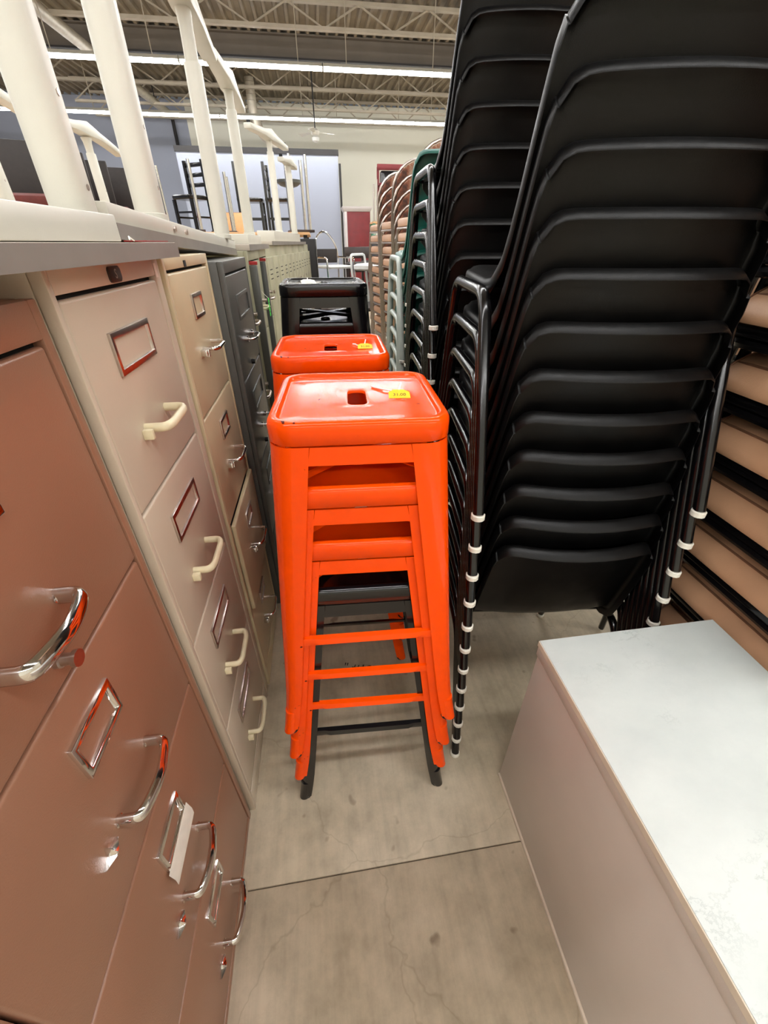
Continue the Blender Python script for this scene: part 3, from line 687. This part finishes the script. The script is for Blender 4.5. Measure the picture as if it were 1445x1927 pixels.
# ---------------------------------------------------------------- moulded shell chairs
def shell_chair(label, shell_m, tube_m, group, loc, rz):
    t = thing('shell_chair', label, 'chair', loc, rz, group)
    NU, us = 19, []
    for k in range(NU):
        u = -1 + 2 * k / (NU - 1); us.append(math.copysign(abs(u) ** 0.62, u))
    seat = [(0.405, 0.408), (0.385, 0.424), (0.35, 0.431), (0.27, 0.428), (0.18, 0.420), (0.10, 0.414), (0.05, 0.416), (0.018, 0.432)]
    back = [(-0.002, 0.462), (-0.016, 0.50), (-0.032, 0.55), (-0.050, 0.61), (-0.066, 0.665), (-0.080, 0.712), (-0.088, 0.742), (-0.0915, 0.756)]
    def hw(i, n): # half width along profile
        pts = [(0, 0.172), (0.06, 0.192), (0.2, 0.205), (0.45, 0.203), (0.62, 0.194), (1.0, 0.178)]
        s = i / (n - 1)
        for (a, x), (c, y) in zip(pts, pts[1:]):
            if s <= c: return x + (y - x) * (s - a) / (c - a)
        return pts[-1][1]
    rows_ = seat + back; n = len(rows_); G = []
    for i, (y, z) in enumerate(rows_):
        h = hw(i, n); row = []
        for u in us:
            x = u * h
            e = max(0.0, abs(x) - (h - 0.05)) / 0.05
            if i < len(seat):
                f_ = i / (len(seat) - 1)
                zz = z + (0.010 * u * u) * f_ - 0.012 * (e ** 3) * (1 - f_)
                yy = y - (0.04 * (1 - math.sqrt(max(0, 1 - e * e))) if i < 3 else 0)
                row.append(Vector((x, yy + 0.012 * u * u * f_, zz)))
            else:
                f_ = (i - len(seat) + 1) / len(back)
                e2 = min(1.0, max(0.0, abs(x) - (h - 0.034)) / 0.034)
                dr = 0.032 * (1 - math.sqrt(max(0, 1 - e2 ** 2 * 0.985))) * f_ ** 5
                yy = y + (0.014 + 0.022 * f_) * u * u
                row.append(Vector((x, yy + dr * 0.3, z - dr)))
        G.append(row)
    mb = MB(); vs = [p for r in G for p in r]; fs = []
    for i in range(n - 1):
        for j in range(NU - 1): fs.append((i * NU + j, i * NU + j + 1, (i + 1) * NU + j + 1, (i + 1) * NU + j))
    # boundary flange turned to the rear / underside
    loop = [(0, j) for j in range(NU)] + [(i, NU - 1) for i in range(1, n)] + [(n - 1, j) for j in range(NU - 2, -1, -1)] + [(i, 0) for i in range(n - 2, 0, -1)]
    L = len(loop)
    pos = [G[i][j] for i, j in loop]
    dirs = []
    for i, j in loop:
        f_ = min(1.0, max(0.0, (i - 4) / 5.0))
        a = f_ * 0.92
        dirs.append(Vector((0, -math.sin(a), -math.cos(a))))
    outv = []
    for q in range(L):
        tg = (pos[(q + 1) % L] - pos[q]).normalized() + (pos[q] - pos[q - 1]).normalized()
        oo = tg.cross(dirs[q])
        if oo.length < 1e-6: oo = Vector((0, 0, 1))
        oo.normalize()
        ref = pos[q] - G[8][NU // 2]
        if oo.dot(ref) < 0: oo = -oo
        outv.append(oo)
    for _ in range(1): outv = [(outv[q - 1] + outv[q] * 2 + outv[(q + 1) % L]).normalized() for q in range(L)]
    prev = [i * NU + j for i, j in loop]
    for o1, d1 in ((0.0045, 0.0010), (0.0080, 0.0045), (0.0095, 0.010), (0.0105, 0.030), (0.0085, 0.0315), (0.0065, 0.012)):
        cur = []
        for q in range(L):
            vs.append(pos[q] + outv[q] * o1 + dirs[q] * d1); cur.append(len(vs) - 1)
        for q in range(L): fs.append((prev[q], prev[(q + 1) % L], cur[(q + 1) % L], cur[q]))
        prev = cur
    mb.add(vs, fs)
    mb.build('seat_shell', shell_m, t, sharp=60)
    for s in (-1, 1):
        path = fillet([(s * 0.232, -0.163, 0.012), (s * 0.234, -0.012, 0.402), (s * 0.232, 0.29, 0.405), (s * 0.234, 0.395, 0.012)], 0.05, 6)
        fr = MB().tube(path, 0.0118, 10).build('side_frame', tube_m, t)
        for yy in (-0.163, 0.395):
            MB().loft([[Vector((s * (0.232 if yy < 0 else 0.234) + r * math.cos(a), yy + r * math.sin(a), z)) for a in [2 * PI * q / 12 for q in range(12)]] for r, z in ((0.011, 0.0), (0.0145, 0.002), (0.0145, 0.012), (0.0125, 0.014))]).build('foot_cap', 'white_cap', fr)
    for yy in (0.07, 0.25): MB().tube([(-0.233, yy, 0.398), (0.233, yy, 0.398)], 0.009, 8).build('cross_bar', tube_m, t)
    return t
def stack(proto, n, x, y, rz, dy, what, group, CH, lean=0.0):
    for k in range(n):
        loc = (x + lean * (1 - k / (n - 1)), y + dy * k, CH * k); lab = nth(k, n) + ' ' + what
        if k == 0:
            proto['label'] = lab; proto['group'] = group; proto.location = loc; proto.rotation_euler = (0, 0, rz)
        else: dup(proto, loc, rz, lab, group)
ch = shell_chair('', 'black_plastic', 'black_tube', '', (0, 0, 0), 0)
stack(ch, 12, 0.541, 0.750, -0.115, 0.0045, 'black plastic shell chair in the nearest chair stack', 'nearest stack of black shell chairs', 0.0785, 0.022)
ch2 = dup(ch, (0, 0, 0), 0, 'x')
stack(ch2, 15, 0.582, 1.395, -0.06, 0.0045, 'black plastic shell chair in the taller stack behind the nearest', 'second stack of black shell chairs', 0.0800)
ch3 = shell_chair('', 'green_plastic', 'grey_tube', '', (0, 0, 0), 0)
stack(ch3, 12, 0.60, 2.03, -0.04, 0.004, 'dark green shell chair with grey frame in the green stack', 'stack of green shell chairs', 0.08)

# ---------------------------------------------------------------- counter with marble laminate top
t = thing('low_counter', 'low taupe counter with white marble laminate top at lower right', 'counter', (0.424, 0.54, 0))
tp = bx('worktop', 'marble', t, 0.001, 0.428, -1.30, 0.0, 0.594, 0.610, 0.0008)
bx('edge_band', 'edge_trim', tp, -0.0008, 0.001, -1.30, 0.0, 0.5945, 0.6085)
bx('top_strip', 'taupe', t, 0.001, 0.425, -1.30, -0.001, 0.566, 0.594, 0.001)
bx('side_panel', 'taupe', t, 0.005, 0.02, -1.30, -0.003, 0.012, 0.564, 0.001)
bx('end_panel', 'taupe', t, 0.02, 0.42, -0.018, -0.003, 0.012, 0.564, 0.001)
bx('back_panel', 'taupe', t, 0.405, 0.42, -1.30, -0.018, 0.012, 0.564, 0.001)
bx('carcass', 'dark_gap', t, 0.02, 0.405, -1.295, -0.018, 0.0, 0.566)
bx('bottom_strip', 'edge_trim', t, 0.0005, 0.02, -1.30, -0.002, 0.0, 0.011, 0.001)

# ---------------------------------------------------------------- brown padded chairs stacked at the right
def pad_chair(loc, rz, label):
    t = thing('padded_chair', label, 'chair', loc, rz, 'stack of brown padded chairs')
    # faces local -x; cushion x 0..0.42, y -0.225..0.225, underside at z=0.42
    prof = [(0.002, 0.0), (0.0, 0.008), (0.008, 0.022), (0.022, 0.040), (0.034, 0.050), (0.06, 0.066), (0.11, 0.082), (0.2, 0.088), (0.36, 0.078), (0.405, 0.065), (0.42, 0.03), (0.418, 0.0)]
    rings = []
    for yy, sc in ((-0.225, 0.45), (-0.222, 0.66), (-0.213, 0.84), (-0.195, 0.96), (-0.16, 1.0), (0.16, 1.0), (0.195, 0.96), (0.213, 0.84), (0.222, 0.66), (0.225, 0.45)):
        rings.append([(0.21 + (x - 0.21) * (0.93 + 0.07 * sc), yy, 0.44 + z * sc) for x, z in prof])
    cu = MB().loft(rings).build('seat_cushion', 'vinyl', t, sharp=50)
    for yy in (-0.2, 0.2): MB().tube([(x_, yy, 0.44 + z_ * 0.935) for x_, z_ in prof[1:9]], 0.0026, 6).build('piping', 'vinyl_dark', cu)
    MB().tube([(0.038, -0.2, 0.4868), (0.0345, -0.16, 0.4905), (0.0345, 0.16, 0.4905), (0.038, 0.2, 0.4868)], 0.003, 6).build('piping', 'vinyl_dark', cu)
    bx('seat_pan', 'black_paint', t, 0.016, 0.43, -0.228, 0.228, 0.412, 0.440, 0.006)
    MB().tube(fillet([(0.40, 0.235, 0.40), (0.03, 0.235, 0.40), (0.03, -0.235, 0.40), (0.40, -0.235, 0.40)], 0.08, 6), 0.011, 8).build('seat_rail', 'black_paint', t)
    for s in (-1, 1):
        MB().tube([(0.075, s * 0.20, 0.40), (0.062, s * 0.215, 0.012)], 0.011, 8).build('leg', 'black_paint', t)
        MB().tube(fillet([(0.50, s * 0.215, 0.012), (0.42, s * 0.225, 0.42), (0.50, s * 0.225, 0.86)], 0.1, 5), 0.011, 8).build('leg', 'black_paint', t)
        bx('bracket', 'steel', t, 0.03, 0.05, s * 0.222 - 0.004, s * 0.222 + 0.004, 0.385, 0.412, 0.001)
    MB().loft([[Vector((0.46 + 0.04 * (z - 0.6) + p.y, p.x, z)) for p in rrect(0.215 * sc, 0.02 * sc, 0.018 * sc, 3)] for z, sc in ((0.58, 0.85), (0.6, 1), (0.8, 1), (0.845, 0.9), (0.86, 0.7))]).build('backrest', 'vinyl', t)
    return t
NB = 10
pc = pad_chair((0.885, 0.50, 0.0), 0.0, nth(0, NB) + ' brown vinyl chair of the padded stack at right')
for k in range(1, NB):
    dup(pc, (0.885 - 0.009 * k, 0.50 + 0.02 * k, 0.128 * k), -0.0 - 0.01 * k, nth(k, NB) + ' brown vinyl chair of the padded stack at right')

for k in range(NB):  # unseen extra stack, added to keep room light off the floor
    dup(pc, (0.99, 1.22 + 0.01 * k, 0.128 * k), 0.0, nth(k, NB) + ' brown vinyl chair of the unseen stack added behind the padded stack to block light')

# ---------------------------------------------------------------- floral banquet chairs further back
def banquet(loc, rz, label, group, back_m='floral', seat_m='vinyl', frame_m='steel', round_top=True):
    t = thing('banquet_chair', label, 'chair', loc, rz, group)
    # faces local -y (towards the camera); back at +y
    MB().loft([[Vector((p.x, p.y, z)) for p in rrect(0.21 * s, 0.20 * s, 0.06, 3)] for z, s in ((0.42, 0.94), (0.43, 1), (0.47, 1), (0.485, 0.95), (0.49, 0.8))]).build('seat', seat_m, t)
    out = []
    for k in range(13):
        a = PI * k / 12
        out.append((0.215 * math.cos(a), 0.70 + (0.22 if round_top else 0.2) * (math.sin(a) if round_top else min(1, math.sin(a) * 3))))
    out += [(-0.195, 0.55), (0.195, 0.55)]
    def lean(z): return 0.22 + (z - 0.5) * 0.2
    MB().loft([[(x * s, lean(z) + d, 0.55 + (z - 0.55) * (0.5 + 0.5 * s)) for x, z in out] for d, s in ((-0.028, 0.88), (-0.018, 0.97), (0.012, 0.97), (0.02, 0.9))]).build('backrest', back_m, t)
    MB().tube([(0.20, lean(0.5) - 0.05, 0.42)] + [(x * 1.03, lean(z), z + 0.008) for x, z in out[:13]] + [(-0.20, lean(0.5) - 0.05, 0.42)], 0.011, 7).build('back_frame', frame_m, t)
    for s in (-1, 1):
        MB().tube([(s * 0.20, -0.17, 0.42), (s * 0.215, -0.215, 0.0)], 0.011, 7).build('leg', frame_m, t)
        MB().tube([(s * 0.20, 0.18, 0.42), (s * 0.215, 0.26, 0.0)], 0.011, 7).build('leg', frame_m, t)
        MB().tube([(s * 0.20, -0.17, 0.415), (s * 0.20, 0.2, 0.415)], 0.011, 7).build('seat_rail', frame_m, t)
    return t
fl = None
names = ['nearest', 'middle', 'farthest']
for c, (x, y, n) in enumerate(((0.95, 3.75, 11), (0.93, 4.60, 11), (0.91, 5.45, 11))):
    for k in range(n):
        lab = nth(k, n) + ' floral round-backed chair in the ' + names[c] + ' floral stack'
        loc = (x, y + 0.032 * k, 0.103 * k)
        if fl is None: fl = banquet(loc, PI + 0.15, lab, 'stacks of floral banquet chairs')
        else: dup(fl, loc, PI + 0.15, lab)

# ---------------------------------------------------------------- far background furniture
# red wardrobe
t = thing('wardrobe', 'tall dark red wardrobe with cornice by the far wall', 'wardrobe', (1.1, 12.3, 0))
bx('body', 'red_wood', t, -0.24, 0.33, 0, 0.55, 0, 1.98, 0.004); bx('side_panel', 'silver_side', t, -0.30, -0.24, -0.01, 0.55, 0, 1.98, 0.004)
MB().loft([[(-0.30 - s, -0.01 - s, z), (0.33 + s, -0.01 - s, z), (0.33 + s, 0.55, z), (-0.30 - s, 0.55, z)] for s, z in ((0, 1.98), (0.03, 2.02), (0.045, 2.06), (0.045, 2.08))]).build('cornice', 'silver_side', t)
bx('door', 'red_wood', t, -0.20, 0.30, -0.012, 0.0, 0.05, 1.92, 0.004)
# green rack with a dark chair on top
t = thing('storage_rack', 'green perforated steel rack beside the red wardrobe', 'rack', (1.75, 10.5, 0))
for sx in (-0.45, 0.45):
    for sy in (0, 0.5):
        p = bx('post', 'green_rack', t, sx - 0.03, sx + 0.03, sy - 0.02, sy + 0.02, 0, 1.72)
        if sy == 0:
            for z in range(14): bx('slot', 'white_steel', p, sx - 0.008, sx + 0.008, -0.0212, -0.019, 0.72 + z * 0.07, 0.755 + z * 0.07)
for z in (0.3, 1.0, 1.69): bx('shelf_board', 'ply', t, -0.48, 0.48, -0.03, 0.53, z, z + 0.03)
oc = thing('office_chair', 'dark red framed chair with black padded back on the green rack', 'chair', (1.72, 10.80, 1.7205))
bx('seat', 'black_paint', oc, -0.25, 0.25, -0.24, 0.22, 0.42, 0.5, 0.03, 3)
for s in (-1, 1):
    bx('leg', 'red_wood', oc, s * 0.26 - 0.025, s * 0.26 + 0.025, -0.26, -0.21, 0, 0.62); bx('leg', 'red_wood', oc, s * 0.26 - 0.025, s * 0.26 + 0.025, 0.2, 0.25, 0, 0.95)
    bx('armrest', 'red_wood', oc, s * 0.26 - 0.03, s * 0.26 + 0.03, -0.26, 0.22, 0.62, 0.65, 0.008)
bx('top_rail', 'red_wood', oc, -0.28, 0.28, 0.19, 0.24, 0.9, 1.0, 0.01)
MB().loft([[Vector((p.x, 0.2 + y, 0.72 + p.y)) for p in rrect(0.22 * s, 0.17 * s, 0.05)] for y, s in ((-0.05, 0.75), (-0.03, 0.97), (0, 1))]).build('back_pad', 'black_paint', oc)
for i, dx in enumerate((0, 0.12)):
    p = thing('metal_pole', ['left', 'right'][i] + ' thin grey pole standing on the green rack beside the dark chair', 'pole', (1.305 + 0.065 * i, 10.52, 1.7205))
    MB().cyl((0, 0, 0.01), (0, 0, 0.62 + 0.08 * i), 0.014, 8).build('shaft', 'steel', p); MB().cyl((0, 0, 0), (0, 0, 0.012), 0.03, 10).build('base', 'steel', p)

# chairs on a low platform at the end of the aisle
pf = thing('low_platform', 'low dark platform under the far group of chairs', 'platform', (0.75, 7.0, 0))
bx('deck', 'dark_wood', pf, -0.72, 1.0, -0.95, 1.6, 0.57, 0.61, 0.004)
for sx in (-0.68, 0.95):
    for sy in (-0.9, 1.55): bx('leg', 'dark_wood', pf, sx - 0.03, sx + 0.03, sy - 0.03, sy + 0.03, 0, 0.57)
PZ = 0.6105
def wood_chair(loc, rz, label):
    t = thing('side_chair', label, 'chair', loc, rz, 'chairs at the end of the aisle')
    MB().loft([[Vector((p.x, p.y, z)) for p in rrect(0.23 * s, 0.22 * s, 0.06, 4)] for z, s in ((0.42, 0.95), (0.44, 1), (0.47, 0.98), (0.485, 0.85))]).build('seat', 'dark_fabric', t)
    rings = []
    for k in range(9):
        u = -1 + k / 4; x = 0.23 * u; y = 0.20 - 0.05 * u * u
        rings.append([(x, y, 0.53), (x, y + 0.015, 0.53), (x, y + 0.03, 0.68), (x, y + 0.015, 0.68)])
    MB().loft(rings).build('backrest', 'dark_wood', t, 0.004)
    for s in (-1, 1):
        bx('leg', 'dark_wood', t, s * 0.2 - 0.018, s * 0.2 + 0.018, -0.2, -0.165, 0, 0.42); bx('leg', 'dark_wood', t, s * 0.2 - 0.018, s * 0.2 + 0.018, 0.16, 0.195, 0, 0.60)
    bx('apron', 'dark_wood', t, -0.2, 0.2, -0.19, -0.17, 0.36, 0.42)
    return t
wood_chair((0.70, 7.40, PZ), 0.0, 'dark wooden chair with curved back below the far partition')
wood_chair((1.02, 8.0, PZ), 0.1, 'dark wooden chair in front of the red wardrobe')
def grey_chair(loc, rz, label):
    t = thing('office_chair', label, 'chair', loc, rz, 'chairs at the end of the aisle')
    MB().loft([[Vector((p.x, p.y, z)) for p in rrect(0.23 * s, 0.23 * s, 0.07, 4)] for z, s in ((0.42, 0.9), (0.44, 1), (0.48, 1), (0.5, 0.85))]).build('seat', 'white_plastic', t)
    MB().loft([[Vector((p.x, 0.22 + y + 0.1 * (p.y + 0.2), 0.62 + p.y)) for p in rrect(0.2 * s, 0.14 * s, 0.04)] for y, s in ((-0.02, 0.92), (0, 1), (0.02, 0.96))]).build('backrest', 'grey_fabric', t)
    bx('back_shell', 'white_plastic', t, -0.19, 0.19, 0.262, 0.275, 0.46, 0.76, 0.005)
    for s in (-1, 1):
        MB().tube(fillet([(s * 0.25, 0.2, 0.45), (s * 0.27, 0.2, 0.60), (s * 0.27, -0.18, 0.60), (s * 0.25, -0.14, 0.004)], 0.05, 4), 0.016, 7).build('arm_frame', 'white_plastic', t)
        MB().tube([(s * 0.25, 0.2, 0.45), (s * 0.25, 0.27, 0.004)], 0.016, 7).build('leg', 'white_plastic', t)
    return t
grey_chair((0.80, 6.42, PZ), -0.6, 'charcoal chair with white arms standing lowest beside the floral stacks')
grey_chair((1.32, 7.0, PZ), -0.8, 'charcoal chair with white arms half hidden behind the floral stacks')
t = thing('tube_chair', 'black mesh chair with chrome hoop frame at the end of the lockers', 'chair', (0.27, 6.85, PZ), 0.5, 'chairs at the end of the aisle')
MB().loft([[Vector((p.x, p.y, z)) for p in rrect(0.2 * s, 0.2 * s, 0.06, 4)] for z, s in ((0.43, 0.95), (0.45, 1), (0.465, 0.95))]).build('seat', 'white_plastic', t)
MB().loft([[(x, 0.2 + 0.1 * (z - 0.5) + d, z) for x, z in ((-0.17, 0.49), (0.17, 0.49), (0.19, 0.66), (-0.19, 0.66))] for d in (0, 0.015)]).build('backrest', 'dark_fabric', t, 0.006)
MB().tube(fillet([(-0.21, 0.24, 0.0), (-0.21, 0.24, 0.70), (0, 0.26, 0.92), (0.21, 0.24, 0.70), (0.21, 0.24, 0.0)], 0.22, 8), 0.013, 8).build('hoop_frame', 'chrome', t)
for s in (-1, 1): MB().tube(fillet([(s * 0.21, 0.24, 0.56), (s * 0.22, -0.18, 0.56), (s * 0.22, -0.2, 0.0)], 0.05, 4), 0.012, 7).build('arm_frame', 'chrome', t)

# storage decks behind the cabinets and what stands on them
def deck(label, x0, x1, y0, y1, z):
    t = thing('storage_table', label, 'table', ((x0 + x1) / 2, (y0 + y1) / 2, 0))
    hx, hy = (x1 - x0) / 2, (y1 - y0) / 2
    bx('board', 'ply', t, -hx, hx, -hy, hy, z - 0.03, z, 0.002)
    for sx in (-1, 1):
        for sy in (-1, 1): bx('leg', 'dark_trim', t, sx * (hx - 0.06) - 0.025, sx * (hx - 0.06) + 0.025, sy * (hy - 0.06) - 0.025, sy * (hy - 0.06) + 0.025, 0, z - 0.03)
    return t
deck('long plywood storage table behind the filing cabinets at left', -2.6, -1.22, 1.4, 4.2, 1.40)
deck('plywood storage table under the dark upholstered chairs', -3.1, -2.1, 4.7, 7.7, 1.22)
deck('tall plywood storage table under the black chairs and chrome poles', -2.08, -0.04, 6.55, 9.2, 1.46)
for i, (x, y, tx) in enumerate(((-1.36, 2.55, 'upturned white table behind the cabinets, at the left edge'), (-1.32, 3.55, 'upturned white table behind the cabinets, foot bar between the big legs'))):
    t = thing('upturned_table', tx, 'table', (0, 0, 1.4005), 0, 'upturned tables on the cabinets')
    bx('tabletop', 'pale_lam', t, x - 1.0, x + 0.1, y - 0.35, y + 0.35, 0, 0.022, 0.002); bx('beam', 'white_steel', t, x - 0.9, x + 0.06, y - 0.05, y + 0.05, 0.022, 0.06, 0.003)
    column(t, x, y, 0.06, 0.40, 0.475, 0.026, 0.5, 0, 0.03); column(t, x - 0.85, y, 0.06, 0.40, 0.475, 0.026, 0.5, 0, 0.03)

bc = None
for k in range(5):
    lab = ['nearest', 'second', 'third', 'fourth', 'farthest'][k] + ' dark upholstered chair in the receding row behind the white tables'
    loc = (-2.50 + 0.02 * k, 5.15 + 0.52 * k, 1.2205)
    if bc is None:
        bc = thing('upholstered_chair', lab, 'chair', loc, 0.25, 'row of dark upholstered chairs')
        MB().loft([[Vector((p.x, p.y, z)) for p in rrect(0.22 * s, 0.22 * s, 0.05, 3)] for z, s in ((0.40, 0.95), (0.42, 1), (0.47, 1), (0.49, 0.85))]).build('seat', 'red_fabric', bc)
        MB().loft([[(x * s, 0.2 + d + 0.08 * (z - 0.5), z) for x, z in ((-0.24, 0.46), (0.24, 0.46), (0.25, 0.90), (-0.25, 0.90))] for d, s in ((-0.03, 0.96), (-0.02, 1), (0.03, 1))]).build('backrest', 'dark_fabric', bc, 0.01)
        for s in (-1, 1):
            bx('leg', 'dark_wood', bc, s * 0.19 - 0.02, s * 0.19 + 0.02, -0.2, -0.16, 0, 0.40); bx('leg', 'dark_wood', bc, s * 0.19 - 0.02, s * 0.19 + 0.02, 0.17, 0.21, 0, 0.44)
    else: dup(bc, loc, 0.25, lab)

def chrome_table(x, y, label, w_, d_, h_, rz=0.0):
    t = thing('upturned_table', label, 'table', (x, y, 1.4605), rz, 'upturned tables with chrome legs')
    bx('tabletop', 'dark_wood', t, -w_ / 2 - 0.05, w_ / 2 + 0.05, -d_ / 2 - 0.05, d_ / 2 + 0.05, 0, 0.03, 0.003)
    for sx in (-1, 1):
        for sy in (-1, 1): MB().cyl((sx * w_ / 2, sy * d_ / 2, 0.03), (sx * w_ / 2, sy * d_ / 2, h_), 0.02, 10).build('leg', 'chrome', t)
    return t
chrome_table(-1.72, 7.1, 'upturned dark table with four chrome legs, left of the large white columns', 0.42, 0.7, 0.74, 0.2)
chrome_table(-1.30, 7.75, 'upturned dark table with chrome legs beside the peach plywood sheet', 0.25, 0.5, 0.70, 0.1)
chrome_table(-0.16, 6.95, 'upturned dark table with chrome legs at the end of the cabinet row', 0.20, 0.45, 0.80, 0.15)
ps = thing('plywood_sheet', 'peach plywood sheet standing among the chrome legs', 'board', (-1.26, 8.28, 1.4605)); bx('sheet', 'ply', ps, -0.25, 0.25, -0.01, 0.01, 0, 0.28, 0.002)
bx('edge_strip', 'vinyl', ps, -0.25, 0.25, -0.011, 0.011, 0.28, 0.286)
def black_chair(loc, rz, label):
    t = thing('black_chair', label, 'chair', loc, rz, 'black chairs on the storage table')
    MB().loft([[Vector((p.x, p.y, z)) for p in rrect(0.2 * s, 0.2 * s, 0.04, 3)] for z, s in ((0.43, 0.97), (0.445, 1), (0.475, 1), (0.485, 0.9))]).build('seat', 'black_paint', t)
    for s in (-1, 1):
        bx('leg', 'black_paint', t, s * 0.18 - 0.02, s * 0.18 + 0.02, -0.19, -0.15, 0, 0.43); bx('leg', 'black_paint', t, s * 0.18 - 0.02, s * 0.18 + 0.02, 0.15, 0.19, 0, 0.92)
        bx('stretcher', 'black_paint', t, s * 0.18 - 0.012, s * 0.18 + 0.012, -0.15, 0.15, 0.2, 0.225)
    bx('stretcher', 'black_paint', t, -0.16, 0.16, -0.18, -0.16, 0.26, 0.285)
    for z in (0.6, 0.72, 0.84): bx('back_slat', 'black_paint', t, -0.16, 0.16, 0.16, 0.18, z, z + 0.05, 0.003)
    return t
black_chair((-0.95, 8.55, 1.4605), 1.55, 'black chair with slatted back between the third and fourth white legs')
black_chair((-0.50, 8.5, 1.4605), 1.5, 'black chair to the right of the slatted black chair')
black_chair((-1.80, 8.2, 1.4605), -0.6, 'black slatted chair at the left among the chrome legs')
st_ = thing('swivel_stool', 'dark teal seat on a slim stem above the black chairs', 'stool', (-0.33, 8.9, 1.4605))
MB().loft([[Vector((0.2 * s * math.cos(a), 0.2 * s * math.sin(a), z)) for a in [2 * PI * q / 16 for q in range(16)]] for z, s in ((0.66, 0.3), (0.68, 0.7), (0.72, 1), (0.76, 1), (0.765, 0.9))]).build('seat', 'charcoal_metal', st_)
MB().cyl((0, 0, 0.02), (0, 0, 0.66), 0.02, 10).build('stem', 'chrome', st_); MB().cyl((0, 0, 0), (0, 0, 0.02), 0.18, 16).build('base', 'chrome', st_)

# ---------------------------------------------------------------- loose paper on the brown cabinet
pp = thing('paper_label', 'white paper strip sticking out of the brown cabinet label holder', 'paper', (-0.297, 0.311, 0.528))
s_ = MB().loft([[(0.0, -0.05, 0), (0.0, 0.05, 0), (0.0005, 0.05, 0), (0.0005, -0.05, 0)], [(0.004, -0.05, -0.022), (0.004, 0.05, -0.022), (0.0045, 0.05, -0.022), (0.0045, -0.05, -0.022)], [(0.003, -0.05, -0.042), (0.003, 0.05, -0.042), (0.0035, 0.05, -0.042), (0.0035, -0.05, -0.042)]]).build('strip', 'paper', pp)
